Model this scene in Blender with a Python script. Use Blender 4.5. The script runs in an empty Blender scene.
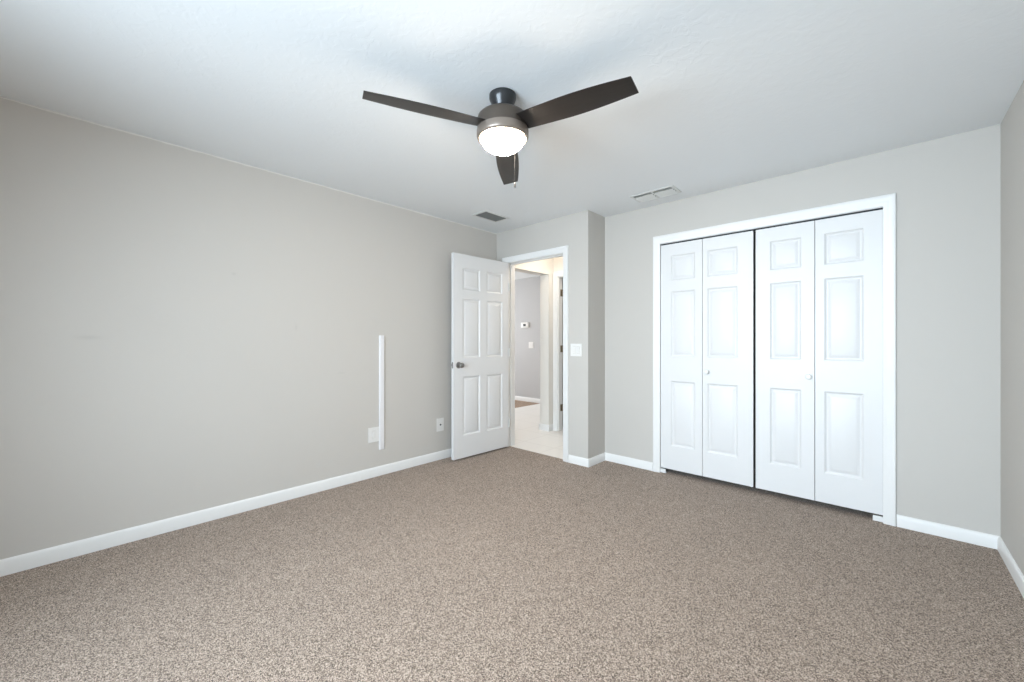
import bpy, bmesh, math, random
from mathutils import Vector, Matrix
random.seed(4)
SC = bpy.context.scene
COL = SC.collection
PI = math.pi

# ------------------------------------------------------------ camera
YAW = math.radians(42.93)
cam_d = bpy.data.cameras.new('camera')
cam_d.sensor_width = 36.0
cam_d.lens = 401.0 / 1024.0 * 36.0
cam_d.clip_start = 0.02
cam = bpy.data.objects.new('camera', cam_d)
COL.objects.link(cam)
cam.location = (0, 0, 1.195)
cam.rotation_euler = (PI / 2, 0, YAW)
SC.camera = cam

# ------------------------------------------------------------ world, daylight, exposure
SC.view_settings.view_transform = 'Standard'
SC.view_settings.look = 'None'
SC.view_settings.gamma = 1
SC.view_settings.use_curve_mapping = False
SC.view_settings.exposure = 0.53
W = bpy.data.worlds.new('sky')
SC.world = W
W.use_nodes = True
wn = W.node_tree
sky = wn.nodes.new('ShaderNodeTexSky')
sky.sky_type = 'HOSEK_WILKIE'
sky.sun_direction = (0.3, 0.6, 0.6)
wn.links.new(sky.outputs[0], wn.nodes['Background'].inputs[0])
wn.nodes['Background'].inputs[1].default_value = 0.8


def area(name, loc, rot, sx, sy, power, color):
    d = bpy.data.lights.new(name, 'AREA')
    d.shape = 'RECTANGLE'
    d.size = sx
    d.size_y = sy
    d.energy = power
    d.color = color
    o = bpy.data.objects.new(name, d)
    o.location = loc
    o.rotation_euler = rot
    COL.objects.link(o)
    return o


# daylight entering by the bedroom window (rear wall); the living-room daylight is added, its source unseen
day = area('bedroom_daylight', (-0.95, -1.47, 1.45), (math.radians(80), 0, math.radians(-3)), 2.0, 1.15, 84, (0.73, 0.875, 1.0))
day.data.spread = math.radians(130)
area('living_room_added_daylight', (-8.05, 4.6, 1.4), (PI / 2, 0, -PI / 2), 1.8, 1.3, 75, (0.92, 0.96, 1.0))
LAMP = 104.0           # ceiling-fan bowl
HALL = 24.0            # hall ceiling lamp


# ------------------------------------------------------------ materials
def new_mat(name):
    m = bpy.data.materials.new(name)
    m.use_nodes = True
    return m, m.node_tree, m.node_tree.nodes['Principled BSDF']


def simple(name, col, rough=0.5, metal=0.0, bump=0.0, bscale=60, var=0.03):
    m, nt, b = new_mat(name)
    L = nt.links
    b.inputs['Roughness'].default_value = rough
    b.inputs['Metallic'].default_value = metal
    tc = nt.nodes.new('ShaderNodeTexCoord')
    nz = nt.nodes.new('ShaderNodeTexNoise')
    nz.inputs['Scale'].default_value = bscale
    nz.inputs['Detail'].default_value = 4
    L.new(tc.outputs['Object'], nz.inputs['Vector'])
    mx = nt.nodes.new('ShaderNodeMix')
    mx.data_type = 'RGBA'
    mx.inputs['A'].default_value = (*[c * (1 - var) for c in col], 1)
    mx.inputs['B'].default_value = (*[min(1, c * (1 + var)) for c in col], 1)
    L.new(nz.outputs[0], mx.inputs['Factor'])
    L.new(mx.outputs['Result'], b.inputs['Base Color'])
    if bump:
        bp = nt.nodes.new('ShaderNodeBump')
        bp.inputs['Strength'].default_value = bump
        bp.inputs['Distance'].default_value = 0.002
        L.new(nz.outputs[0], bp.inputs['Height'])
        L.new(bp.outputs[0], b.inputs['Normal'])
    return m


def math_node(nt, op, a=None, b=None, c=None):
    n = nt.nodes.new('ShaderNodeMath')
    n.operation = op
    for i, v in enumerate((a, b, c)):
        if v is None:
            continue
        if isinstance(v, (int, float)):
            n.inputs[i].default_value = v
        else:
            nt.links.new(v, n.inputs[i])
    return n.outputs[0]


def wall_mat(name, col, edge=True, scuff=False):
    """grey eggshell paint with roller stipple; the white ceiling paint laps a
    ragged centimetre over its top edge."""
    m, nt, b = new_mat(name)
    L = nt.links
    b.inputs['Roughness'].default_value = 0.62
    b.inputs['Specular IOR Level'].default_value = 0.3
    tc = nt.nodes.new('ShaderNodeTexCoord')
    big = nt.nodes.new('ShaderNodeTexNoise')
    big.inputs['Scale'].default_value = 1.3
    big.inputs['Detail'].default_value = 3
    L.new(tc.outputs['Object'], big.inputs['Vector'])
    mx = nt.nodes.new('ShaderNodeMix')
    mx.data_type = 'RGBA'
    mx.inputs['A'].default_value = (*[c * 0.985 for c in col], 1)
    mx.inputs['B'].default_value = (*[c * 1.015 for c in col], 1)
    L.new(big.outputs[0], mx.inputs['Factor'])
    out = mx.outputs['Result']
    sep = nt.nodes.new('ShaderNodeSeparateXYZ')
    L.new(tc.outputs['Object'], sep.inputs[0])
    if edge:
        rag = nt.nodes.new('ShaderNodeTexNoise')
        rag.inputs['Scale'].default_value = 9
        rag.inputs['Detail'].default_value = 6
        L.new(tc.outputs['Object'], rag.inputs['Vector'])
        lim = math_node(nt, 'MULTIPLY_ADD', rag.outputs[0], 0.014, 2.424)
        over = math_node(nt, 'GREATER_THAN', sep.outputs['Z'], lim)
        m2 = nt.nodes.new('ShaderNodeMix')
        m2.data_type = 'RGBA'
        L.new(over, m2.inputs['Factor'])
        L.new(out, m2.inputs['A'])
        m2.inputs['B'].default_value = (0.72, 0.70, 0.67, 1)
        out = m2.outputs['Result']
    if scuff:
        # faint rubbed scuffs where furniture stood
        for (py, pz, ry, rz, k) in ((0.03, 1.215, .05, .012, .10), (0.72, 1.66, .012, .010, .10), (1.47, 0.93, .03, .006, .07),
                                    (1.12, 1.30, .008, .02, .08)):
            dy = math_node(nt, 'DIVIDE', math_node(nt, 'SUBTRACT', sep.outputs['Y'], py), ry)
            dz = math_node(nt, 'DIVIDE', math_node(nt, 'SUBTRACT', sep.outputs['Z'], pz), rz)
            d = math_node(nt, 'ADD', math_node(nt, 'MULTIPLY', dy, dy), math_node(nt, 'MULTIPLY', dz, dz))
            g = math_node(nt, 'MULTIPLY', math_node(nt, 'EXPONENT', math_node(nt, 'MULTIPLY', d, -1.0)), k)
            m3 = nt.nodes.new('ShaderNodeMix')
            m3.data_type = 'RGBA'
            L.new(g, m3.inputs['Factor'])
            L.new(out, m3.inputs['A'])
            m3.inputs['B'].default_value = (0.12, 0.10, 0.09, 1)
            out = m3.outputs['Result']
    L.new(out, b.inputs['Base Color'])
    st = nt.nodes.new('ShaderNodeTexNoise')
    st.inputs['Scale'].default_value = 90
    st.inputs['Detail'].default_value = 3
    L.new(tc.outputs['Object'], st.inputs['Vector'])
    bp = nt.nodes.new('ShaderNodeBump')
    bp.inputs['Strength'].default_value = 0.08
    bp.inputs['Distance'].default_value = 0.002
    L.new(st.outputs[0], bp.inputs['Height'])
    L.new(bp.outputs[0], b.inputs['Normal'])
    return m


def ceiling_mat():
    m, nt, b = new_mat('ceiling_paint')
    L = nt.links
    b.inputs['Base Color'].default_value = (0.845, 0.868, 0.88, 1)
    b.inputs['Roughness'].default_value = 0.75
    b.inputs['Specular IOR Level'].default_value = 0.25
    tc = nt.nodes.new('ShaderNodeTexCoord')
    wob = nt.nodes.new('ShaderNodeTexNoise')
    wob.inputs['Scale'].default_value = 5
    wob.inputs['Detail'].default_value = 5
    L.new(tc.outputs['Object'], wob.inputs['Vector'])
    nz = nt.nodes.new('ShaderNodeTexNoise')
    nz.inputs['Scale'].default_value = 22
    nz.inputs['Detail'].default_value = 5
    nz.inputs['Distortion'].default_value = 0.6
    L.new(tc.outputs['Object'], nz.inputs['Vector'])
    ramp = nt.nodes.new('ShaderNodeValToRGB')
    ramp.color_ramp.elements[0].position = 0.48
    ramp.color_ramp.elements[1].position = 0.58
    L.new(nz.outputs[0], ramp.inputs[0])
    s = math_node(nt, 'ADD', ramp.outputs[0], math_node(nt, 'MULTIPLY', wob.outputs[0], 1.5))
    bp = nt.nodes.new('ShaderNodeBump')
    bp.inputs['Strength'].default_value = 0.11
    bp.inputs['Distance'].default_value = 0.003
    L.new(s, bp.inputs['Height'])
    L.new(bp.outputs[0], b.inputs['Normal'])
    return m


def carpet_mat(name, dark, mid, light):
    m, nt, b = new_mat(name)
    L = nt.links
    b.inputs['Roughness'].default_value = 1.0
    b.inputs['Specular IOR Level'].default_value = 0.05
    b.inputs['Sheen Weight'].default_value = 0.15
    tc = nt.nodes.new('ShaderNodeTexCoord')
    v = nt.nodes.new('ShaderNodeTexVoronoi')
    v.inputs['Scale'].default_value = 320
    v.inputs['Randomness'].default_value = 1
    nz = nt.nodes.new('ShaderNodeTexNoise')
    nz.inputs['Scale'].default_value = 220
    nz.inputs['Detail'].default_value = 4
    nz.inputs['Roughness'].default_value = 0.75
    L.new(tc.outputs['Object'], nz.inputs['Vector'])
    L.new(tc.outputs['Object'], v.inputs['Vector'])
    sep = nt.nodes.new('ShaderNodeSeparateColor')
    L.new(v.outputs['Color'], sep.inputs[0])
    mixv = math_node(nt, 'ADD', math_node(nt, 'MULTIPLY', sep.outputs[0], 0.50),
                     math_node(nt, 'MULTIPLY', nz.outputs[0], 0.52))
    ramp = nt.nodes.new('ShaderNodeValToRGB')
    cr = ramp.color_ramp
    cr.elements[0].position = 0.26
    cr.elements[0].color = (*dark, 1)
    cr.elements[1].position = 0.74
    cr.elements[1].color = (*light, 1)
    e = cr.elements.new(0.50)
    e.color = (*mid, 1)
    L.new(mixv, ramp.inputs[0])
    big = nt.nodes.new('ShaderNodeTexNoise')
    big.inputs['Scale'].default_value = 2.2
    big.inputs['Detail'].default_value = 4
    L.new(tc.outputs['Object'], big.inputs['Vector'])
    f = math_node(nt, 'MULTIPLY_ADD', big.outputs[0], 0.16, 0.92)
    hs = nt.nodes.new('ShaderNodeHueSaturation')
    L.new(ramp.outputs[0], hs.inputs['Color'])
    L.new(f, hs.inputs['Value'])
    L.new(hs.outputs[0], b.inputs['Base Color'])
    bp = nt.nodes.new('ShaderNodeBump')
    bp.inputs['Strength'].default_value = 0.8
    bp.inputs['Distance'].default_value = 0.006
    L.new(mixv, bp.inputs['Height'])
    L.new(bp.outputs[0], b.inputs['Normal'])
    return m


def tile_mat():
    m, nt, b = new_mat('cream_floor_tile')
    L = nt.links
    b.inputs['Roughness'].default_value = 0.28
    tc = nt.nodes.new('ShaderNodeTexCoord')
    br = nt.nodes.new('ShaderNodeTexBrick')
    br.offset = 0.0
    br.inputs['Scale'].default_value = 1.0
    br.inputs['Brick Width'].default_value = 0.45
    br.inputs['Row Height'].default_value = 0.45
    br.inputs['Mortar Size'].default_value = 0.004
    br.inputs['Color1'].default_value = (0.84, 0.81, 0.77, 1)
    br.inputs['Color2'].default_value = (0.82, 0.79, 0.75, 1)
    br.inputs['Mortar'].default_value = (0.70, 0.67, 0.63, 1)
    L.new(tc.outputs['Object'], br.inputs['Vector'])
    L.new(br.outputs['Color'], b.inputs['Base Color'])
    return m


def emit_mat(name, col, strength):
    m, nt, b = new_mat(name)
    b.inputs['Base Color'].default_value = (0.9, 0.88, 0.85, 1)
    b.inputs['Roughness'].default_value = 0.3
    b.inputs['Emission Color'].default_value = (*col, 1)
    b.inputs['Emission Strength'].default_value = strength
    return m


def glass_mat():
    m, nt, b = new_mat('window_glass')
    b.inputs['Transmission Weight'].default_value = 1
    b.inputs['Roughness'].default_value = 0
    b.inputs['IOR'].default_value = 1.45
    return m


WALL = wall_mat('grey_wall_paint', (0.545, 0.523, 0.49), edge=False)
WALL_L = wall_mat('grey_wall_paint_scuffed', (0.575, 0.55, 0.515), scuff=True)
HWALL = wall_mat('cream_hall_paint', (0.76, 0.735, 0.69), edge=False)
FWALL = wall_mat('grey_living_room_paint', (0.50, 0.50, 0.505), edge=False)
CWALL = simple('closet_wall_paint', (0.30, 0.29, 0.28), 0.8)
CEIL = ceiling_mat()
CARPET = carpet_mat('beige_frieze_carpet', (0.052, 0.037, 0.028), (0.285, 0.217, 0.170), (0.62, 0.50, 0.41))
CARPET2 = carpet_mat('brown_carpet', (0.20, 0.13, 0.085), (0.36, 0.25, 0.18), (0.50, 0.38, 0.28))
TILE = tile_mat()
TRIM = simple('white_trim_paint', (0.79, 0.79, 0.78), 0.38, bump=0.02, bscale=30, var=0.005)
DOORW = simple('white_door_paint', (0.735, 0.735, 0.735), 0.40, bump=0.05, bscale=120, var=0.005)
PLATE = simple('white_plastic', (0.78, 0.77, 0.75), 0.35, var=0.004)
RACE = simple('white_raceway_vinyl', (0.78, 0.77, 0.78), 0.4, var=0.004)
NICKEL = simple('brushed_nickel', (0.30, 0.29, 0.28), 0.28, 1.0, var=0.05)
STEEL = simple('dark_hinge_steel', (0.25, 0.20, 0.13), 0.35, 1.0, var=0.05)
TRACK = simple('dark_track_metal', (0.03, 0.032, 0.035), 0.5, 0.6)
BRONZE = simple('dark_bronze', (0.10, 0.082, 0.068), 0.36, 0.55, var=0.05)
BRONZE_GLOW = simple('bronze_band_lamp_glow', (0.26, 0.215, 0.18), 0.34, 0.5, var=0.05)  # paler than the housing: the bowl's glow painted into the ring colour
CANOPY = simple('black_bronze_canopy', (0.035, 0.036, 0.038), 0.28, 0.4, var=0.05)
GRILLE = simple('grey_grille_paint', (0.20, 0.21, 0.205), 0.6, var=0.02)
GRILLE_D = simple('duct_dark', (0.05, 0.055, 0.055), 0.8)
VENTW = simple('white_register_enamel', (0.72, 0.73, 0.71), 0.45, var=0.01)
BLACK = simple('black_rubber', (0.02, 0.02, 0.02), 0.5)
BOWL = emit_mat('frosted_glass_lit', (1.0, 0.84, 0.66), LAMP)
HLAMP = emit_mat('hall_lamp_lit', (1.0, 0.88, 0.74), HALL)
GLASS = glass_mat()


def blade_mat():
    m, nt, b = new_mat('espresso_blade_wood')
    L = nt.links
    tc = nt.nodes.new('ShaderNodeTexCoord')
    mp = nt.nodes.new('ShaderNodeMapping')
    mp.inputs['Scale'].default_value = (3, 60, 3)
    L.new(tc.outputs['Object'], mp.inputs[0])
    nz = nt.nodes.new('ShaderNodeTexNoise')
    nz.inputs['Scale'].default_value = 2.0
    nz.inputs['Detail'].default_value = 6
    L.new(mp.outputs[0], nz.inputs['Vector'])
    mx = nt.nodes.new('ShaderNodeMix')
    mx.data_type = 'RGBA'
    mx.inputs['A'].default_value = (0.011, 0.009, 0.008, 1)
    mx.inputs['B'].default_value = (0.026, 0.022, 0.020, 1)
    L.new(nz.outputs[0], mx.inputs['Factor'])
    L.new(mx.outputs['Result'], b.inputs['Base Color'])
    b.inputs['Roughness'].default_value = 0.33
    return m


BLADE = blade_mat()


# ------------------------------------------------------------ mesh helpers
def link(name, bm, mat, parent=None, smooth=False):
    bmesh.ops.recalc_face_normals(bm, faces=bm.faces[:])
    me = bpy.data.meshes.new(name)
    bm.to_mesh(me)
    bm.free()
    me.materials.append(mat)
    o = bpy.data.objects.new(name, me)
    COL.objects.link(o)
    if parent:
        o.parent = parent
    if smooth:
        for p in me.polygons:
            p.use_smooth = True
        try:
            me.set_sharp_from_angle(angle=math.radians(smooth if smooth is not True else 35))
        except Exception:
            pass
    return o


def tag(o, label=None, cat=None, group=None, kind=None):
    if label:
        o['label'] = label
    if cat:
        o['category'] = cat
    if group:
        o['group'] = group
    if kind:
        o['kind'] = kind
    return o


def empty(name, loc=(0, 0, 0), rz=0):
    o = bpy.data.objects.new(name, None)
    o.empty_display_size = 0.05
    o.location = loc
    o.rotation_euler = (0, 0, rz)
    COL.objects.link(o)
    return o


def box(bm, x0, x1, y0, y1, z0, z1, bev=0.0, seg=2):
    vs = [bm.verts.new((x, y, z)) for x in (x0, x1) for y in (y0, y1) for z in (z0, z1)]
    F = [(0, 1, 3, 2), (4, 6, 7, 5), (0, 4, 5, 1), (2, 3, 7, 6), (0, 2, 6, 4), (1, 5, 7, 3)]
    fs = [bm.faces.new([vs[i] for i in f]) for f in F]
    if bev:
        es = list({e for f in fs for e in f.edges})
        bmesh.ops.bevel(bm, geom=es, offset=bev, segments=seg, affect='EDGES', profile=0.5)
    return bm


def bx(*a, **k):
    return box(bmesh.new(), *a, **k)


def lathe(bm, prof, n=48, axis='Z', at=(0, 0, 0)):
    """prof: list of (r, h) ; closed where r == 0"""
    at = Vector(at)

    def P(r, h, a):
        c, s = r * math.cos(a), r * math.sin(a)
        if axis == 'Z':
            return at + Vector((c, s, h))
        if axis == 'X':
            return at + Vector((h, c, s))
        return at + Vector((c, h, s))
    rings = []
    for r, h in prof:
        if r <= 1e-6:
            rings.append([bm.verts.new(P(0, h, 0))])
        else:
            rings.append([bm.verts.new(P(r, h, 2 * PI * i / n)) for i in range(n)])
    for a, b in zip(rings, rings[1:]):
        if len(a) == 1 and len(b) == 1:
            continue
        for i in range(n):
            j = (i + 1) % n
            if len(a) == 1:
                bm.faces.new((a[0], b[j], b[i]))
            elif len(b) == 1:
                bm.faces.new((a[i], a[j], b[0]))
            else:
                bm.faces.new((a[i], a[j], b[j], b[i]))
    for rg in (rings[0], rings[-1]):
        if len(rg) > 1:
            bm.faces.new(rg)
    return bm


def grid_prism(bm, xs, zs, hole, y0, y1, flip=False):
    """solid slab in the XZ plane from y0 to y1 made of cells; hole(ix, iz) leaves a cell out"""
    def V(x, y, z):
        return (y, x, z) if flip else (x, y, z)
    cache = {}

    def v(i, j, y):
        k = (i, j, y)
        if k not in cache:
            cache[k] = bm.verts.new(V(xs[i], y, zs[j]))
        return cache[k]
    nx, nz = len(xs) - 1, len(zs) - 1
    solid = lambda i, j: 0 <= i < nx and 0 <= j < nz and not hole(i, j)
    for i in range(nx):
        for j in range(nz):
            if not solid(i, j):
                continue
            for y in (y0, y1):
                bm.faces.new((v(i, j, y), v(i + 1, j, y), v(i + 1, j + 1, y), v(i, j + 1, y)))
            for di, dj, a, b_ in ((-1, 0, (i, j), (i, j + 1)), (1, 0, (i + 1, j), (i + 1, j + 1)),
                                  (0, -1, (i, j), (i + 1, j)), (0, 1, (i, j + 1), (i + 1, j + 1))):
                if not solid(i + di, j + dj):
                    bm.faces.new((v(*a, y0), v(*b_, y0), v(*b_, y1), v(*a, y1)))
    return bm


H = 2.44
XL, XR = -3.295, 0.485           # bedroom left / right walls
YE, YC, YB = 3.28, 3.59, -1.50  # entry wall, closet wall, rear wall
XB = -2.064                      # return between entry and closet wall
XH, XH2 = -3.26, -3.406         # hall left wall, its two faces
YHE = 4.32                      # hall end wall
YFAR = 6.0


def struct(name, bm, mat, label, cat, smooth=False):
    return tag(link(name, bm, mat, smooth=smooth), label, cat, kind='structure')


# ------------------------------------------------------------ shell
struct('floor', bx(XL - .12, XR + .12, YB - .12, 3.32, -.06, 0), CARPET,
       'speckled beige frieze carpet covering the bedroom floor', 'floor')
b = bmesh.new()
box(b, XB, XR + .12, 3.32, 4.30, -.06, 0)
struct('floor_closet', b, CARPET, 'beige carpet continuing under the white bifold closet doors', 'floor')
struct('floor_hall', bx(-4.83, XB - .001, 3.321, 5.6, -.06, 0.0), TILE,
       'cream tiled floor seen through the open bedroom door', 'floor')
struct('floor_living_room', bx(-8.2, -4.831, 3.0, YFAR + .1, -.06, 0.002), CARPET2,
       'wedge of brown carpet at the foot of the farthest wall beyond the doorway', 'floor')
struct('floor_living_room_tile', bx(-4.83, XH2, 5.601, YFAR + .1, -.06, 0.0), TILE,
       'cream tiles running up to the farthest wall beyond the doorway', 'floor')
struct('ceiling', bx(-8.2, XR + .12, YB - .12, YFAR + .1, H, H + .08), CEIL,
       'white knockdown textured ceiling above the bedroom', 'ceiling')

struct('wall_left', bx(XL - .12, XL, YB - .12, YE + .12, 0, H), WALL_L,
       'long grey wall on the left with the white cable raceway', 'wall')
struct('wall_right', bx(XR, XR + .12, YB - .12, YC + .11, 0, H), WALL,
       'sliver of grey wall at the right edge of the photo', 'wall')
b = grid_prism(bmesh.new(), [XL, -3.135, -2.34, XB], [0, 2.087, H], lambda i, j: i == 1 and j == 0, YE, YE + .12)
struct('wall_entry', b, WALL, 'grey wall around the open bedroom doorway with the double light switch', 'wall')
struct('wall_return', bx(XB - .11, XB, YE + .1201, YC + .11, 0, H), WALL,
       'narrow shaded grey wall between doorway wall and closet wall', 'wall')
b = grid_prism(bmesh.new(), [XB + .0005, -1.512, 0.004, XR], [0, 2.085, H], lambda i, j: i == 1 and j == 0, YC, YC + .11)
struct('wall_closet', b, WALL, 'grey wall around the white bifold closet doors', 'wall')
# rear wall with window opening, behind the camera
WX0, WX1, WZ0, WZ1 = -2.05, 0.05, 0.80, 2.05
b = grid_prism(bmesh.new(), [XL, WX0, WX1, XR], [0, WZ0, WZ1, H], lambda i, j: i == 1 and j == 1, YB - .12, YB)
struct('wall_rear', b, WALL, 'grey window wall behind the camera', 'wall')
# closet interior
b = bmesh.new()
box(b, XB + .05, XR, 4.25, 4.31, 0, H)
struct('wall_closet_back', b, CWALL, 'dark back wall inside the closed closet', 'wall')
struct('wall_closet_side', bx(XB + .001, XB + .049, YC + .111, 4.31, 0, H), CWALL,
       'dark side wall inside the closed closet', 'wall')
struct('wall_closet_right', bx(XR + .001, XR + .12, YC + .111, 4.31, 0, H), CWALL,
       'dark right wall inside the closed closet', 'wall')
# hall
b = grid_prism(bmesh.new(), [3.401, 3.47, 4.22, YHE + .12], [0, 2.075, H], lambda i, j: i == 1 and j == 0, XH2, XH, flip=True)
struct('wall_hall_left', b, HWALL, 'hall wall with a square uncased opening seen through the bedroom doorway', 'wall')
b = grid_prism(bmesh.new(), [XH + .001, -3.198, -2.42, XB - .001], [0, 2.065, H], lambda i, j: i == 1 and j == 0, YHE, YHE + .095)
struct('wall_hall_end', b, HWALL, 'hall end wall beside the cased inner doorway', 'wall')
struct('wall_hall_right', bx(XB - .109, XB - .001, YC + .111, YHE - .001, 0, H), HWALL,
       'hall wall hidden behind the light switch wall', 'wall')
struct('wall_far', bx(-8.2, XB, YFAR, YFAR + .1, 0, H), FWALL,
       'farthest grey wall, with thermostat, seen through both openings', 'wall')
struct('wall_living_room_near', bx(-8.2, XL - .121, 2.98, 3.08, 0, H), FWALL, 'living room wall hidden behind the bedroom left wall', 'wall')
b = grid_prism(bmesh.new(), [3.0, 3.7, 5.5, YFAR], [0, .75, 2.05, H], lambda i, j: i == 1 and j == 1, -8.3, -8.2, flip=True)
struct('wall_living_room_left', b, HWALL, 'living room wall with the added window, out of sight beyond the hall', 'wall')
struct('wall_inner_room', bx(XB + .001, XB + .1, 4.311, YFAR, 0, H), HWALL, 'right wall of the small room behind the hall end door', 'wall')
struct('wall_inner_room_left', bx(XH2, XH2 + .1, YHE + .121, YFAR - .001, 0, H), HWALL, 'left wall of the small room behind the hall end door', 'wall')


# ------------------------------------------------------------ windows (out of frame, the living-room one added; they let the daylight in)
def window(name, label, x0, x1, z0, z1, y, t, rot=None):
    root = empty(name, ((x0 + x1) / 2, y, z0)) if rot is None else empty(name, (y, (x0 + x1) / 2, z0), PI / 2)
    tag(root, label, 'window', kind='structure')
    w, h = x1 - x0, z1 - z0
    g = grid_prism(bmesh.new(), [-w / 2, -w / 2 + .05, -.025, .025, w / 2 - .05, w / 2], [0, .05, h / 2 - .02, h / 2 + .02, h - .05, h],
                   lambda i, j: i in (1, 3) and j in (1, 3), -t / 2, t / 2)
    link('window_frame', g, TRIM, root)
    link('pane', bx(-w / 2 + .04, w / 2 - .04, -.002, .002, .04, h - .04), GLASS, root)
    link('window_sill', bx(-w / 2 - .04, w / 2 + .04, -.08, .10 if rot is None else .04, -.03, -.001, bev=.005), TRIM, root)


window('window_1', 'white two sash window behind the camera', WX0, WX1, WZ0, WZ1, YB - .075, .05)
window('added_window_2', 'added white two sash window, unseen in the living room beyond the hall', 3.7, 5.5, .75, 2.05, -8.25, .05, rot=1)  # put in to give the far room its daylight


# ------------------------------------------------------------ casings and jambs
CAS = [(0.0, 0.0), (0.0, 0.008), (0.004, 0.010), (0.012, 0.010), (0.018, 0.0125), (0.026, 0.0135), (0.034, 0.0135),
       (0.044, 0.017), (0.058, 0.0185), (0.064, 0.017), (0.066, 0.012), (0.066, 0.0)]


def casing(bm, x0, x1, zt, yw, sgn=-1, kw=1.0, kt=1.0):
    """three mitred lengths of moulding around an opening on the plane y = yw"""
    rings = []
    for (u, t) in CAS:
        u1 = u * kw
        ut = u * kt
        y = yw + sgn * t
        rings.append([bm.verts.new(p) for p in ((x0 - u1, y, 0), (x0 - u1, y, zt + ut), (x1 + u1, y, zt + ut), (x1 + u1, y, 0))])
    n = len(rings)
    for i in range(n):
        a, b_ = rings[i], rings[(i + 1) % n]
        for k in range(3):
            bm.faces.new((a[k], a[k + 1], b_[k + 1], b_[k]))
    bm.faces.new([r[0] for r in rings])
    bm.faces.new([r[3] for r in rings])
    return bm


def jamb(bm, x0, x1, zt, y0, y1, t=0.014, stop=None):
    box(bm, x0 - t, x0, y0, y1, 0, zt + t)
    box(bm, x1, x1 + t, y0, y1, 0, zt + t)
    box(bm, x0, x1, y0, y1, zt, zt + t)
    if stop:
        s0, s1 = stop
        box(bm, x0, x0 + .010, s0, s1, 0, zt, bev=.002, seg=1)
        box(bm, x1 - .010, x1, s0, s1, 0, zt, bev=.002, seg=1)
        box(bm, x0 + .010, x1 - .010, s0, s1, zt - .010, zt, bev=.002, seg=1)
    return bm


OX0, OX1 = -3.12, -2.348
b = jamb(bmesh.new(), OX0, OX1, 2.072, YE, YE + .12, stop=(YE + .045, YE + .08))
casing(b, OX0 - .006, OX1 - .002, 2.078, YE - .0005, kt=.92, kw=0.95)
casing(b, OX0 - .006, OX1 + .006, 2.078, YE + .1205, sgn=1)
struct('trim_1', b, TRIM, 'white casing and jamb around the open bedroom doorway', 'door frame', smooth=30)

CX0, CX1, CZ = -1.500, -0.008, 2.075
b = jamb(bmesh.new(), CX0, CX1, CZ, YC, YC + .11, t=.011)
casing(b, CX0 + .002, CX1 - .002, CZ + .004, YC - .0005, kt=1.08, kw=0.935)
struct('trim_2', b, TRIM, 'white casing around the bifold closet doors', 'door frame', smooth=30)

b = jamb(bmesh.new(), -3.184, -2.434, 2.05, YHE, YHE + .095, stop=(YHE + .006, YHE + .026))
casing(b, -3.188, -2.429, 2.055, YHE - .0005)
struct('trim_3', b, TRIM, 'white casing of the inner doorway at the hall end', 'door frame', smooth=30)

# ------------------------------------------------------------ baseboards
BASE = [(0.0, 0.0), (0.0135, 0.0), (0.0135, 0.060), (0.0115, 0.066), (0.0105, 0.072), (0.007, 0.080), (0.003, 0.084), (0.0, 0.084)]


def baseboard(name, label, p0, p1, m0=0, m1=0, k=1.0):
    """p0->p1 along the wall, the room on the left-hand side; m = +1 mitre at inside corner, -1 at outside corner"""
    p0, p1 = Vector((*p0, 0)), Vector((*p1, 0))
    d = (p1 - p0).normalized()
    n = Vector((-d.y, d.x, 0))
    bm = bmesh.new()
    A, B = [], []
    for t, z in BASE:
        A.append(bm.verts.new(p0 + n * (t + .0004) + d * (t * m0) + Vector((0, 0, z * k))))
        B.append(bm.verts.new(p1 + n * (t + .0004) - d * (t * m1) + Vector((0, 0, z * k))))
    N = len(BASE)
    for i in range(N):
        j = (i + 1) % N
        bm.faces.new((A[i], A[j], B[j], B[i]))
    bm.faces.new(A)
    bm.faces.new(B)
    return tag(link(name, bm, TRIM, smooth=25), label, 'baseboard', kind='structure')


baseboard('baseboard_left', 'white baseboard along the long left wall', (XL, YE), (XL, YB), 1, 1, .98)
baseboard('baseboard_entry', 'short white baseboard under the light switch', (XB, YE), (OX1 + .0655, YE), -1, 0, .90)
baseboard('baseboard_return', 'white baseboard along the narrow shaded return wall', (XB, YC), (XB, YE), 1, -1, .90)
baseboard('baseboard_closet_left', 'white baseboard left of the closet casing', (CX0 - .063, YC), (XB, YC), 0, 1, .90)
baseboard('baseboard_closet_right', 'white baseboard right of the closet casing', (XR, YC), (CX1 + .063, YC), 1, 0, .90)
baseboard('baseboard_right', 'white baseboard along the right edge wall', (XR, YB), (XR, YC), 1, 1, .90)
baseboard('baseboard_entry_left', 'scrap of white baseboard behind the open door', (OX0 - .07, YE), (XL, YE), 0, 1, .90)
baseboard('baseboard_rear', 'white baseboard under the window behind the camera', (XL, YB), (XR, YB), 1, 1, .90)
baseboard('baseboard_far', 'white baseboard of the farthest wall beyond the doorway', (XH2, YFAR), (-8.2, YFAR), 0, 0, 1.0)
baseboard('baseboard_hall_end', 'white baseboard wrapping the end of the hall wall stub', (XH, 4.22), (XH2, 4.22), -1, -1, 1.0)
baseboard('baseboard_hall_left', 'white baseboard on the short hall wall beside the inner door casing', (XH, YHE), (XH, 4.22), 0, -1, 1.0)
baseboard('baseboard_hall_back', 'white baseboard on the living room side of the hall wall stub', (XH2, 4.22), (XH2, YFAR), -1, 0, 1.0)


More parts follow.
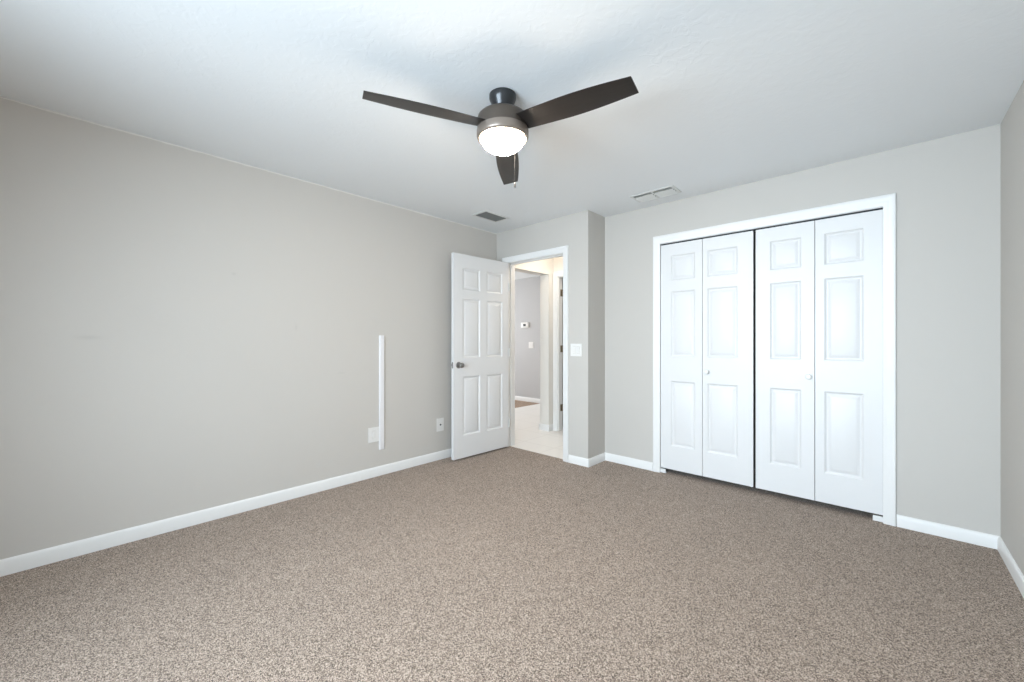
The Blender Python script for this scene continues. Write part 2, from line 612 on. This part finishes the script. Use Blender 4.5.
# ------------------------------------------------------------ moulded panel doors
def panel_face(bm, x0, x1, z0, z1, panels, y, s):
    """front skin of a moulded door at y, outward direction s (-1 or +1); panels = rects"""
    xs = sorted({x0, x1, *[p[0] for p in panels], *[p[1] for p in panels]})
    zs = sorted({z0, z1, *[p[2] for p in panels], *[p[3] for p in panels]})
    isp = lambda cx, cz: any(p[0] < cx < p[1] and p[2] < cz < p[3] for p in panels)
    cache = {}

    def v(x, z, d=0.0):
        k = (round(x, 5), round(z, 5), round(d, 5))
        if k not in cache:
            cache[k] = bm.verts.new((x, y - s * d, z))
        return cache[k]
    for i in range(len(xs) - 1):
        for j in range(len(zs) - 1):
            if not isp((xs[i] + xs[i + 1]) / 2, (zs[j] + zs[j + 1]) / 2):
                bm.faces.new((v(xs[i], zs[j]), v(xs[i + 1], zs[j]), v(xs[i + 1], zs[j + 1]), v(xs[i], zs[j + 1])))
    prof = [(0, 0), (.003, .0015), (.009, .0080), (.014, .0105), (.021, .0105), (.026, .0085), (.040, .0022), (.044, .0012)]
    for p in panels:
        prev = None
        for (o, d) in prof:
            cur = [v(p[0] + o, p[2] + o, d), v(p[1] - o, p[2] + o, d), v(p[1] - o, p[3] - o, d), v(p[0] + o, p[3] - o, d)]
            if prev:
                for k in range(4):
                    l = (k + 1) % 4
                    bm.faces.new((prev[k], prev[l], cur[l], cur[k]))
            prev = cur
        bm.faces.new(prev)
    return v


def panel_leaf(x0, x1, z0, z1, panels, y0, y1):
    bm = bmesh.new()
    panel_face(bm, x0, x1, z0, z1, panels, y0, -1)
    panel_face(bm, x0, x1, z0, z1, panels, y1, 1)
    for a in ([(x0, z0), (x1, z0)], [(x1, z0), (x1, z1)], [(x1, z1), (x0, z1)], [(x0, z1), (x0, z0)]):
        q = [bm.verts.new((a[0][0], y0, a[0][1])), bm.verts.new((a[1][0], y0, a[1][1])),
             bm.verts.new((a[1][0], y1, a[1][1])), bm.verts.new((a[0][0], y1, a[0][1]))]
        bm.faces.new(q)
    bmesh.ops.remove_doubles(bm, verts=bm.verts[:], dist=1e-5)
    return bm


ZP = [(1.735, 1.960), (1.055, 1.640), (0.255, 0.838)]

# entry door: local x from the hinge (0) to the latch edge (0.762); visible face is local -y side
HX, HY = -3.118, 3.262
LX, LY = -3.145, 2.500
ang = math.atan2(LY - HY, LX - HX)
d1 = empty('door_1', (HX, HY, 0), ang)
tag(d1, 'open white six panel bedroom door with a nickel knob', 'door', kind='structure')
DW = .762
pan = []
for (a, c) in ((.098, .328), (.418, .648)):
    for (z0, z1) in ((1.711, 1.935), (1.025, 1.625), (.241, .836)):
        pan.append((a, c, z0, z1))
# door thickness: visible face looks toward +x world
link('door_panel', panel_leaf(0.004, DW, .020, 2.068, pan, .0, .035), DOORW, d1, smooth=20)


def knob_set(parent, x, z, y0, y1):
    for y, s in ((y0, -1), (y1, 1)):
        bm = bmesh.new()
        lathe(bm, [(0, 0), (.033, 0), (.033, .004 * s), (.029, .009 * s), (.014, .011 * s), (.011, .016 * s), (.011, .030 * s),
                   (.018, .034 * s), (.0255, .042 * s), (.0275, .052 * s), (.025, .061 * s), (.017, .067 * s), (0, .069 * s)],
              32, 'Y', (x, y, z))
        o = link('door_knob', bm, NICKEL, parent, smooth=40)
        o['label'] = 'brushed nickel door knob'


knob_set(d1, DW - .062, .955, 0, .035)
bm = bx(DW, DW + .0015, .006, .029, .925, .985, bev=.0005, seg=1)
box(bm, DW + .001, DW + .011, .011, .024, .945, .966, bev=.002, seg=1)
o = link('latch_plate', bm, NICKEL, d1)
for z in (0.28, 1.07, 1.80):
    bm = bmesh.new()
    lathe(bm, [(0, -.05), (.004, -.05), (.006, -.047), (.006, .047), (.004, .05), (0, .05)], 12, 'Z', (-.003, .040, z))
    box(bm, -.003, .0035, .004, .034, z - .045, z + .045)
    link('hinge', bm, VENTW, d1, smooth=40)

# ---- hall end door, standing open into the room behind
d4 = empty('door_4', (-3.180, YHE + .100, 0), math.radians(88))
tag(d4, 'white inner door standing open at the hall end, only its hinge edge showing', 'door', kind='structure')
link('door_panel', panel_leaf(0.012, .73, .018, 2.04, [(.10, .32, a, c) for a, c in ZP] + [(.41, .63, a, c) for a, c in ZP], -.036, -.001),
     DOORW, d4, smooth=20)
for z in (0.30, 1.09, 1.84):
    bm = bmesh.new()
    lathe(bm, [(0, -.05), (.006, -.05), (.007, -.046), (.007, .046), (.006, .05), (0, .05)], 12, 'Z', (.004, -.004, z))
    box(bm, -.046, .004, -.0035, .001, z - .045, z + .045)
    o = link('hinge', bm, STEEL, d4, smooth=40)
    o['label'] = 'aged brass butt hinge'


# ---- bifold closet doors
def bifold(name, label, leaves, knob_x, knob_leaf):
    cx = (leaves[0][0] + leaves[-1][1]) / 2
    root = empty(name, (cx, YC + .012, 0))
    tag(root, label, 'closet door', kind='structure')
    for i, (x0, x1, px0, px1) in enumerate(leaves):
        lf = link('door_leaf', panel_leaf(x0 - cx, x1 - cx, .045, 2.063, [(px0 - cx, px1 - cx, a, c) for a, c in ZP], 0, .032),
                  DOORW, root, smooth=20)
        if i == knob_leaf:
            bm = lathe(bmesh.new(), [(0, 0), (.013, 0), (.012, -.006), (.010, -.014), (.016, -.021), (.0195, -.028), (.017, -.035), (0, -.039)],
                       28, 'Y', (knob_x - cx, 0, .937))
            k = link('knob', bm, PLATE, lf, smooth=40)
            k['label'] = 'small round white knob'
    j = (leaves[0][1] + leaves[1][0]) / 2 - cx
    for z in (.30, 1.07, 1.82):
        bm = bmesh.new()
        lathe(bm, [(0, -.03), (.004, -.03), (.004, .03), (0, .03)], 10, 'Z', (j, .036, z))
        box(bm, j - .02, j + .02, .0325, .034, z - .03, z + .03)
        link('hinge', bm, NICKEL, root)
    for x in (leaves[0][0] + .03, leaves[-1][1] - .03):
        bm = lathe(bmesh.new(), [(0, 2.0635), (.004, 2.0635), (.004, 2.070), (0, 2.070)], 10, 'Z', (x - cx, .016, 0))
        link('top_pivot', bm, TRACK, root)
    return root


bifold('door_2', 'left pair of white bifold closet door leaves with a small white knob',
       [(-1.4975, -1.1405, -1.405, -1.198), (-1.1365, -.7600, -1.100, -.868)], -1.098, 1)
bifold('door_3', 'right pair of white bifold closet door leaves with a small white knob',
       [(-.7425, -.3725, -.648, -.450), (-.3685, -.0105, -.317, -.104)], -.405, 0)
# overhead track of the bifold doors
bm = bmesh.new()
box(bm, CX0 + .001, CX1 - .001, YC + .013, YC + .016, 2.066, 2.0745)
box(bm, CX0 + .001, CX1 - .001, YC + .040, YC + .043, 2.066, 2.0745)
box(bm, CX0 + .001, CX1 - .001, YC + .0161, YC + .0399, 2.072, 2.0745)
tag(link('door_track', bm, TRACK), 'dark metal overhead track above the closet doors', 'door track')
# floor brackets at both jambs
for (x0, x1, lab, xp) in ((CX0 + .002, CX0 + .050, 'small white floor pivot bracket at the left foot of the closet casing', CX0 + .038),
                          (CX1 - .052, CX1 - .002, 'small white floor pivot bracket at the right foot of the closet casing', CX1 - .038)):
    r = empty('pivot_bracket', ((x0 + x1) / 2, YC + .028, 0))
    tag(r, lab, 'bracket')
    w = (x1 - x0) / 2
    bm = bmesh.new()
    box(bm, -w, w, -.024, .012, 0.001, .006, bev=.001, seg=1)
    s = -w if xp > x0 + .02 and x0 < -1 else w - .003
    box(bm, -w, w, -.024, -.021, .006, .037, bev=.001, seg=1)
    link('bracket_plate', bm, TRIM, r)
    bm = lathe(bmesh.new(), [(0, .006), (.006, .006), (.006, .040), (0, .040)], 12, 'Z', (xp - (x0 + x1) / 2, -.008, 0))
    link('pivot_pin', bm, NICKEL, r)

# ------------------------------------------------------------ wall plates on the left wall
# local frame for wall items: x along the wall, y out of the wall, z up


def wall_empty(name, loc, rz, label, cat, group=None):
    return tag(empty(name, loc, rz), label, cat, group)


def screw(parent, x, y, z, mat=PLATE):
    bm = lathe(bmesh.new(), [(0, y), (.0032, y), (.0028, y + .001), (0, y + .0012)], 14, 'Y', (x, 0, z))
    box(bm, x - .0024, x + .0024, y + .0009, y + .0013, z - .0004, z + .0004)
    return link('screw', bm, mat, parent)


# raceway: thin vertical cable cover
r = wall_empty('cable_raceway', (XL, 1.829, .230), -PI / 2, 'tall narrow white cable raceway fixed upright on the left wall', 'cable cover')
bm = bmesh.new()
prof = [(-.022, .0005), (-.022, .011), (-.018, .0145), (.018, .0145), (.022, .011), (.022, .0005)]
for z in (0.0, 1.015):
    pass
A = [bm.verts.new((x, y, 0)) for x, y in prof]
B = [bm.verts.new((x, y, 1.015)) for x, y in prof]
for i in range(len(prof)):
    j = (i + 1) % len(prof)
    bm.faces.new((A[i], A[j], B[j], B[i]))
bm.faces.new(A)
bm.faces.new(B)
link('cover', bm, RACE, r)
link('base_channel', bx(-.0245, .0245, .0003, .004, .002, 1.013), RACE, r)

r = wall_empty('wall_plate', (XL, 1.754, .371), -PI / 2, 'blank white wall plate tucked against the foot of the cable raceway', 'wall plate')
link('plate', grid_prism(bmesh.new(), [-.0505, -.0175, .0175, .0505], [-.064, -.034, .034, .064], lambda i, j: i == 1 and j == 1, .0004, .006), PLATE, r)
link('insert', bx(-.0155, .0155, .0015, .0085, -.032, .032, bev=.001, seg=1), PLATE, r)
screw(r, 0, .006, .048)
screw(r, 0, .006, -.048)

r = wall_empty('outlet_plate', (XL, 2.474, .350), -PI / 2, 'white jack plate low on the left wall beside the open door', 'wall plate')
link('plate', bx(-.043, .043, .0004, .006, -.066, .066, bev=.0025), PLATE, r)
bm = lathe(bmesh.new(), [(0, .006), (.0085, .006), (.0085, .009), (.006, .0095), (.0055, .016), (.0, .016)], 16, 'Y', (0, 0, .0))
o = link('coax_jack', bm, BLACK, r)
o['label'] = 'dark round cable jack'
screw(r, 0, .006, .046)
screw(r, 0, .006, -.046)

# double light switch
r = wall_empty('light_switch', (-2.197, YE, 1.108), PI, 'white double rocker light switch right of the bedroom doorway', 'light switch')
link('plate', grid_prism(bmesh.new(), [-.063, -.0415, -.0045, .0045, .0415, .063], [-.061, -.035, .035, .061], lambda i, j: i in (1, 3) and j == 1, .0004, .006), PLATE, r)
for x in (-.023, .023):
    bm = bmesh.new()
    vs = [(-.0165, .0062, -.033), (.0165, .0062, -.033), (.0165, .0075, 0), (-.0165, .0075, 0), (-.0165, .0115, .033), (.0165, .0115, .033)]
    V = [bm.verts.new((x + a, b_, c)) for a, b_, c in vs]
    W2 = [bm.verts.new((x + a, .0015, c)) for a, c in ((-.0165, -.033), (.0165, -.033), (.0165, .033), (-.0165, .033))]
    bm.faces.new((V[0], V[1], V[2], V[3]))
    bm.faces.new((V[3], V[2], V[5], V[4]))
    bm.faces.new((W2[3], W2[2], V[5], V[4]))
    bm.faces.new((W2[0], W2[1], V[1], V[0]))
    bm.faces.new((W2[0], V[0], V[3], V[4], W2[3]))
    bm.faces.new((W2[1], V[1], V[2], V[5], W2[2]))
    bm.faces.new(W2)
    link('rocker', bm, PLATE, r)
for x in (-.023, .023):
    for z in (-.048, .048):
        screw(r, x, .006, z)

# thermostat and switch on the farthest wall
r = wall_empty('thermostat', (-5.217, YFAR, 1.508), PI, 'small white thermostat with dark display on the farthest wall', 'thermostat')
link('body', bx(-.098, .098, .0004, .030, -.056, .056, bev=.012, seg=4), PLATE, r, smooth=40)
o = link('display', bx(-.035, .035, .0301, .032, -.022, .024, bev=.0005, seg=1), BLACK, r)
r = wall_empty('light_switch', (-5.068, YFAR, 1.115), PI, 'white switch plate below the thermostat on the farthest wall', 'light switch')
link('plate', bx(-.062, .062, .0004, .006, -.062, .062, bev=.0025), PLATE, r)
for x in (-.023, .023):
    link('rocker', bx(x - .016, x + .016, .0061, .010, -.033, .033, bev=.001, seg=1), PLATE, r)

# ------------------------------------------------------------ ceiling vents
# return grille
r = tag(empty('return_grille', (-2.878, 2.786, H)), 'small dark slatted return grille on the ceiling near the doorway corner', 'ceiling vent')
w, d = .078, .142
bm = grid_prism(bmesh.new(), [-w - .022, -w, w, w + .022], [-d - .022, -d, d, d + .022], lambda i, j: i == 1 and j == 1, 0, .006)
bmesh.ops.transform(bm, matrix=Matrix(((1, 0, 0, 0), (0, 0, 1, 0), (0, -1, 0, -.0005), (0, 0, 0, 1))), verts=bm.verts[:])
link('frame', bm, VENTW, r)
link('backing', bx(-w, w, -d, d, -.002, -.0008), GRILLE_D, r)
for i in range(15):
    y = -d + (i + .5) * 2 * d / 15
    bm = bmesh.new()
    vv = [bm.verts.new(p) for p in ((-w, y - .007, -.0025), (w, y - .007, -.0025), (w, y + .004, -.009), (-w, y + .004, -.009),
                                    (-w, y - .006, -.0015), (w, y - .006, -.0015), (w, y + .005, -.008), (-w, y + .005, -.008))]
    for f in ((0, 1, 2, 3), (4, 5, 6, 7), (0, 1, 5, 4), (2, 3, 7, 6), (0, 3, 7, 4), (1, 2, 6, 5)):
        bm.faces.new([vv[k] for k in f])
    link('slat', bm, GRILLE, r)

# supply register
r = tag(empty('supply_register', (-1.425, 3.312, H)), 'white two section louvred air register on the ceiling before the closet wall', 'ceiling vent')
w, d = .185, .095
bm = grid_prism(bmesh.new(), [-w, -w + .022, -.008, .008, w - .022, w], [-d, -d + .022, d - .022, d], lambda i, j: i in (1, 3) and j == 1, 0, .005)
bmesh.ops.transform(bm, matrix=Matrix(((1, 0, 0, 0), (0, 0, 1, 0), (0, -1, 0, -.0005), (0, 0, 0, 1))), verts=bm.verts[:])
# transform mapped local z to y; re-centre
link('frame', bm, VENTW, r)
link('backing', bx(-w + .02, w - .02, -d + .02, d - .02, -.0012, -.0006), GRILLE, r)
for sx in (-1, 1):
    xa, xb = (.010, w - .024) if sx > 0 else (-w + .024, -.010)
    for i in range(4):
        y = -d + .030 + i * (2 * d - .060) / 3
        sl = 1 if i >= 1 else -1
        bm = bmesh.new()
        y0, y1 = y - .012 * sl, y + .010 * sl
        vv = [bm.verts.new(p) for p in ((xa, y0, -.002), (xb, y0, -.002), (xb, y1, -.016), (xa, y1, -.016),
                                        (xa, y0 + .0012, -.0015), (xb, y0 + .0012, -.0015), (xb, y1 + .0012, -.0155), (xa, y1 + .0012, -.0155))]
        for f in ((0, 1, 2, 3), (4, 5, 6, 7), (0, 1, 5, 4), (2, 3, 7, 6), (0, 3, 7, 4), (1, 2, 6, 5)):
            bm.faces.new([vv[k] for k in f])
        link('louvre', bm, VENTW, r)

# ------------------------------------------------------------ ceiling fan
FX, FY = -1.417, 1.454
fan = tag(empty('ceiling_fan', (FX, FY, H)), 'dark three blade ceiling fan with a lit white bowl light', 'ceiling fan')
# canopy (flared at the ceiling, narrowing to the neck)
link('canopy', lathe(bmesh.new(), [(0, -.0005), (.064, -.0005), (.068, -.004), (.068, -.020), (.064, -.032), (.057, -.046), (.051, -.058), (.047, -.066), (0, -.066)], 48),
     CANOPY, fan, smooth=40)
link('downrod', lathe(bmesh.new(), [(0, -.0665), (.034, -.0665), (.039, -.072), (.039, -.080), (.032, -.088), (.024, -.092), (.024, -.106), (0, -.106)], 40),
     CANOPY, fan, smooth=40)
link('motor_housing', lathe(bmesh.new(), [(0, -.104), (.050, -.104), (.104, -.107), (.118, -.111), (.125, -.118), (.128, -.128), (.128, -.140), (.128, -.182), (0, -.182)], 64),
     BRONZE, fan, smooth=40)
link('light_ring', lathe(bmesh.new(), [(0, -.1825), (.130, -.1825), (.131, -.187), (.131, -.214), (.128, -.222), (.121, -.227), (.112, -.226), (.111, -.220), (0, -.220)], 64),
     BRONZE_GLOW, fan, smooth=40)
pts = [(0, -.221), (.1065, -.221), (.1065, -.230)]
for i in range(1, 11):
    a = i / 10 * PI / 2
    pts.append((.1065 * math.cos(a), -.230 - .060 * math.sin(a)))
pts[-1] = (0, pts[-1][1])
o = link('glass_bowl', lathe(bmesh.new(), pts, 64), BOWL, fan, smooth=60)
o['label'] = 'frosted white glass bowl, lit'


def blade_mesh():
    """local x radial; +y = leading (lower) edge, -y = trailing edge"""
    bm = bmesh.new()
    N = 22
    top, bot = [], []
    T = .0055
    for i in range(N + 1):
        t = i / N
        x = .105 + t * (.672 - .105)
        # both edges bow gently and taper to a nearly square tip
        lead = .052 + .010 * math.sin(min(1, t * 1.4) * PI * .5) - .024 * max(0, t - .4) ** 1.6 / (.6 ** 1.6)
        trail = -(.058 + .014 * math.sin(min(1, t * 1.4) * PI * .5) - .016 * max(0, t - .45) ** 1.6 / (.55 ** 1.6))
        droop = .016 * (1 - t)
        rt, rb = [], []
        M = 8
        for k in range(M + 1):
            u = k / M
            y = trail + (lead - trail) * u
            xx = x
            if i == N:
                xx = x - .008 + .006 * u           # slanted tip
            elif t > .8:
                xx = x - (.008 - .006 * u) * (t - .8) / .2
            th = T * (1 - .55 * abs(2 * u - 1) ** 4)
            pitch = -math.tan(math.radians(11.5)) * y + droop
            rt.append(bm.verts.new((xx, y, pitch + th / 2)))
            rb.append(bm.verts.new((xx, y, pitch - th / 2)))
        top.append(rt)
        bot.append(rb)
    M = 8
    for i in range(N):
        for k in range(M):
            bm.faces.new((top[i][k], top[i + 1][k], top[i + 1][k + 1], top[i][k + 1]))
            bm.faces.new((bot[i][k], bot[i][k + 1], bot[i + 1][k + 1], bot[i + 1][k]))
        for k in (0, M):
            bm.faces.new((top[i][k], top[i + 1][k], bot[i + 1][k], bot[i][k]))
    for i in (0, N):
        for k in range(M):
            bm.faces.new((top[i][k], top[i][k + 1], bot[i][k + 1], bot[i][k]))
    return bm


first = None
for k, deg in enumerate((87.4, -32.6, 207.4)):
    if first is None:
        bl = first = link('blade', blade_mesh(), BLADE, fan, smooth=40)
    else:
        bl = first.copy()
        COL.objects.link(bl)
        bl.parent = fan
    bl.location = (0, 0, -.184)
    bl.rotation_euler = (0, 0, math.radians(deg) + YAW)
# pull chain beyond the light ring
cd = math.radians(60) + YAW
cx_, cy_ = .124 * math.cos(cd), .124 * math.sin(cd)
bm = bmesh.new()
for i in range(34):
    bmesh.ops.create_icosphere(bm, subdivisions=1, radius=.0016, matrix=Matrix.Translation((cx_, cy_, -.228 - i * .0050)))
lathe(bm, [(0, -.398), (.003, -.400), (.005, -.408), (.005, -.424), (.003, -.430), (0, -.431)], 12, 'Z', (cx_, cy_, 0))
link('pull_chain', bm, CANOPY, fan)

# ------------------------------------------------------------ hall lamp, plus a living-room lamp added to brighten it (out of sight, lit)
for (x, y, lab) in ((-2.75, 3.85, 'round lit ceiling lamp in the hall'), (-5.0, 4.6, 'added round lit ceiling lamp, unseen in the living room')):
    r = tag(empty('ceiling_lamp', (x, y, H)), lab, 'ceiling lamp')
    link('base', lathe(bmesh.new(), [(0, -.0005), (.15, -.0005), (.152, -.01), (.145, -.022), (0, -.022)], 40), NICKEL, r, smooth=40)
    pts = [(0, -.0225), (.14, -.0225), (.14, -.03)]
    for i in range(1, 9):
        a = i / 8 * PI / 2
        pts.append((.14 * math.cos(a), -.03 - .06 * math.sin(a)))
    pts[-1] = (0, pts[-1][1])
    link('lamp_shade', lathe(bmesh.new(), pts, 40), HLAMP, r, smooth=60)
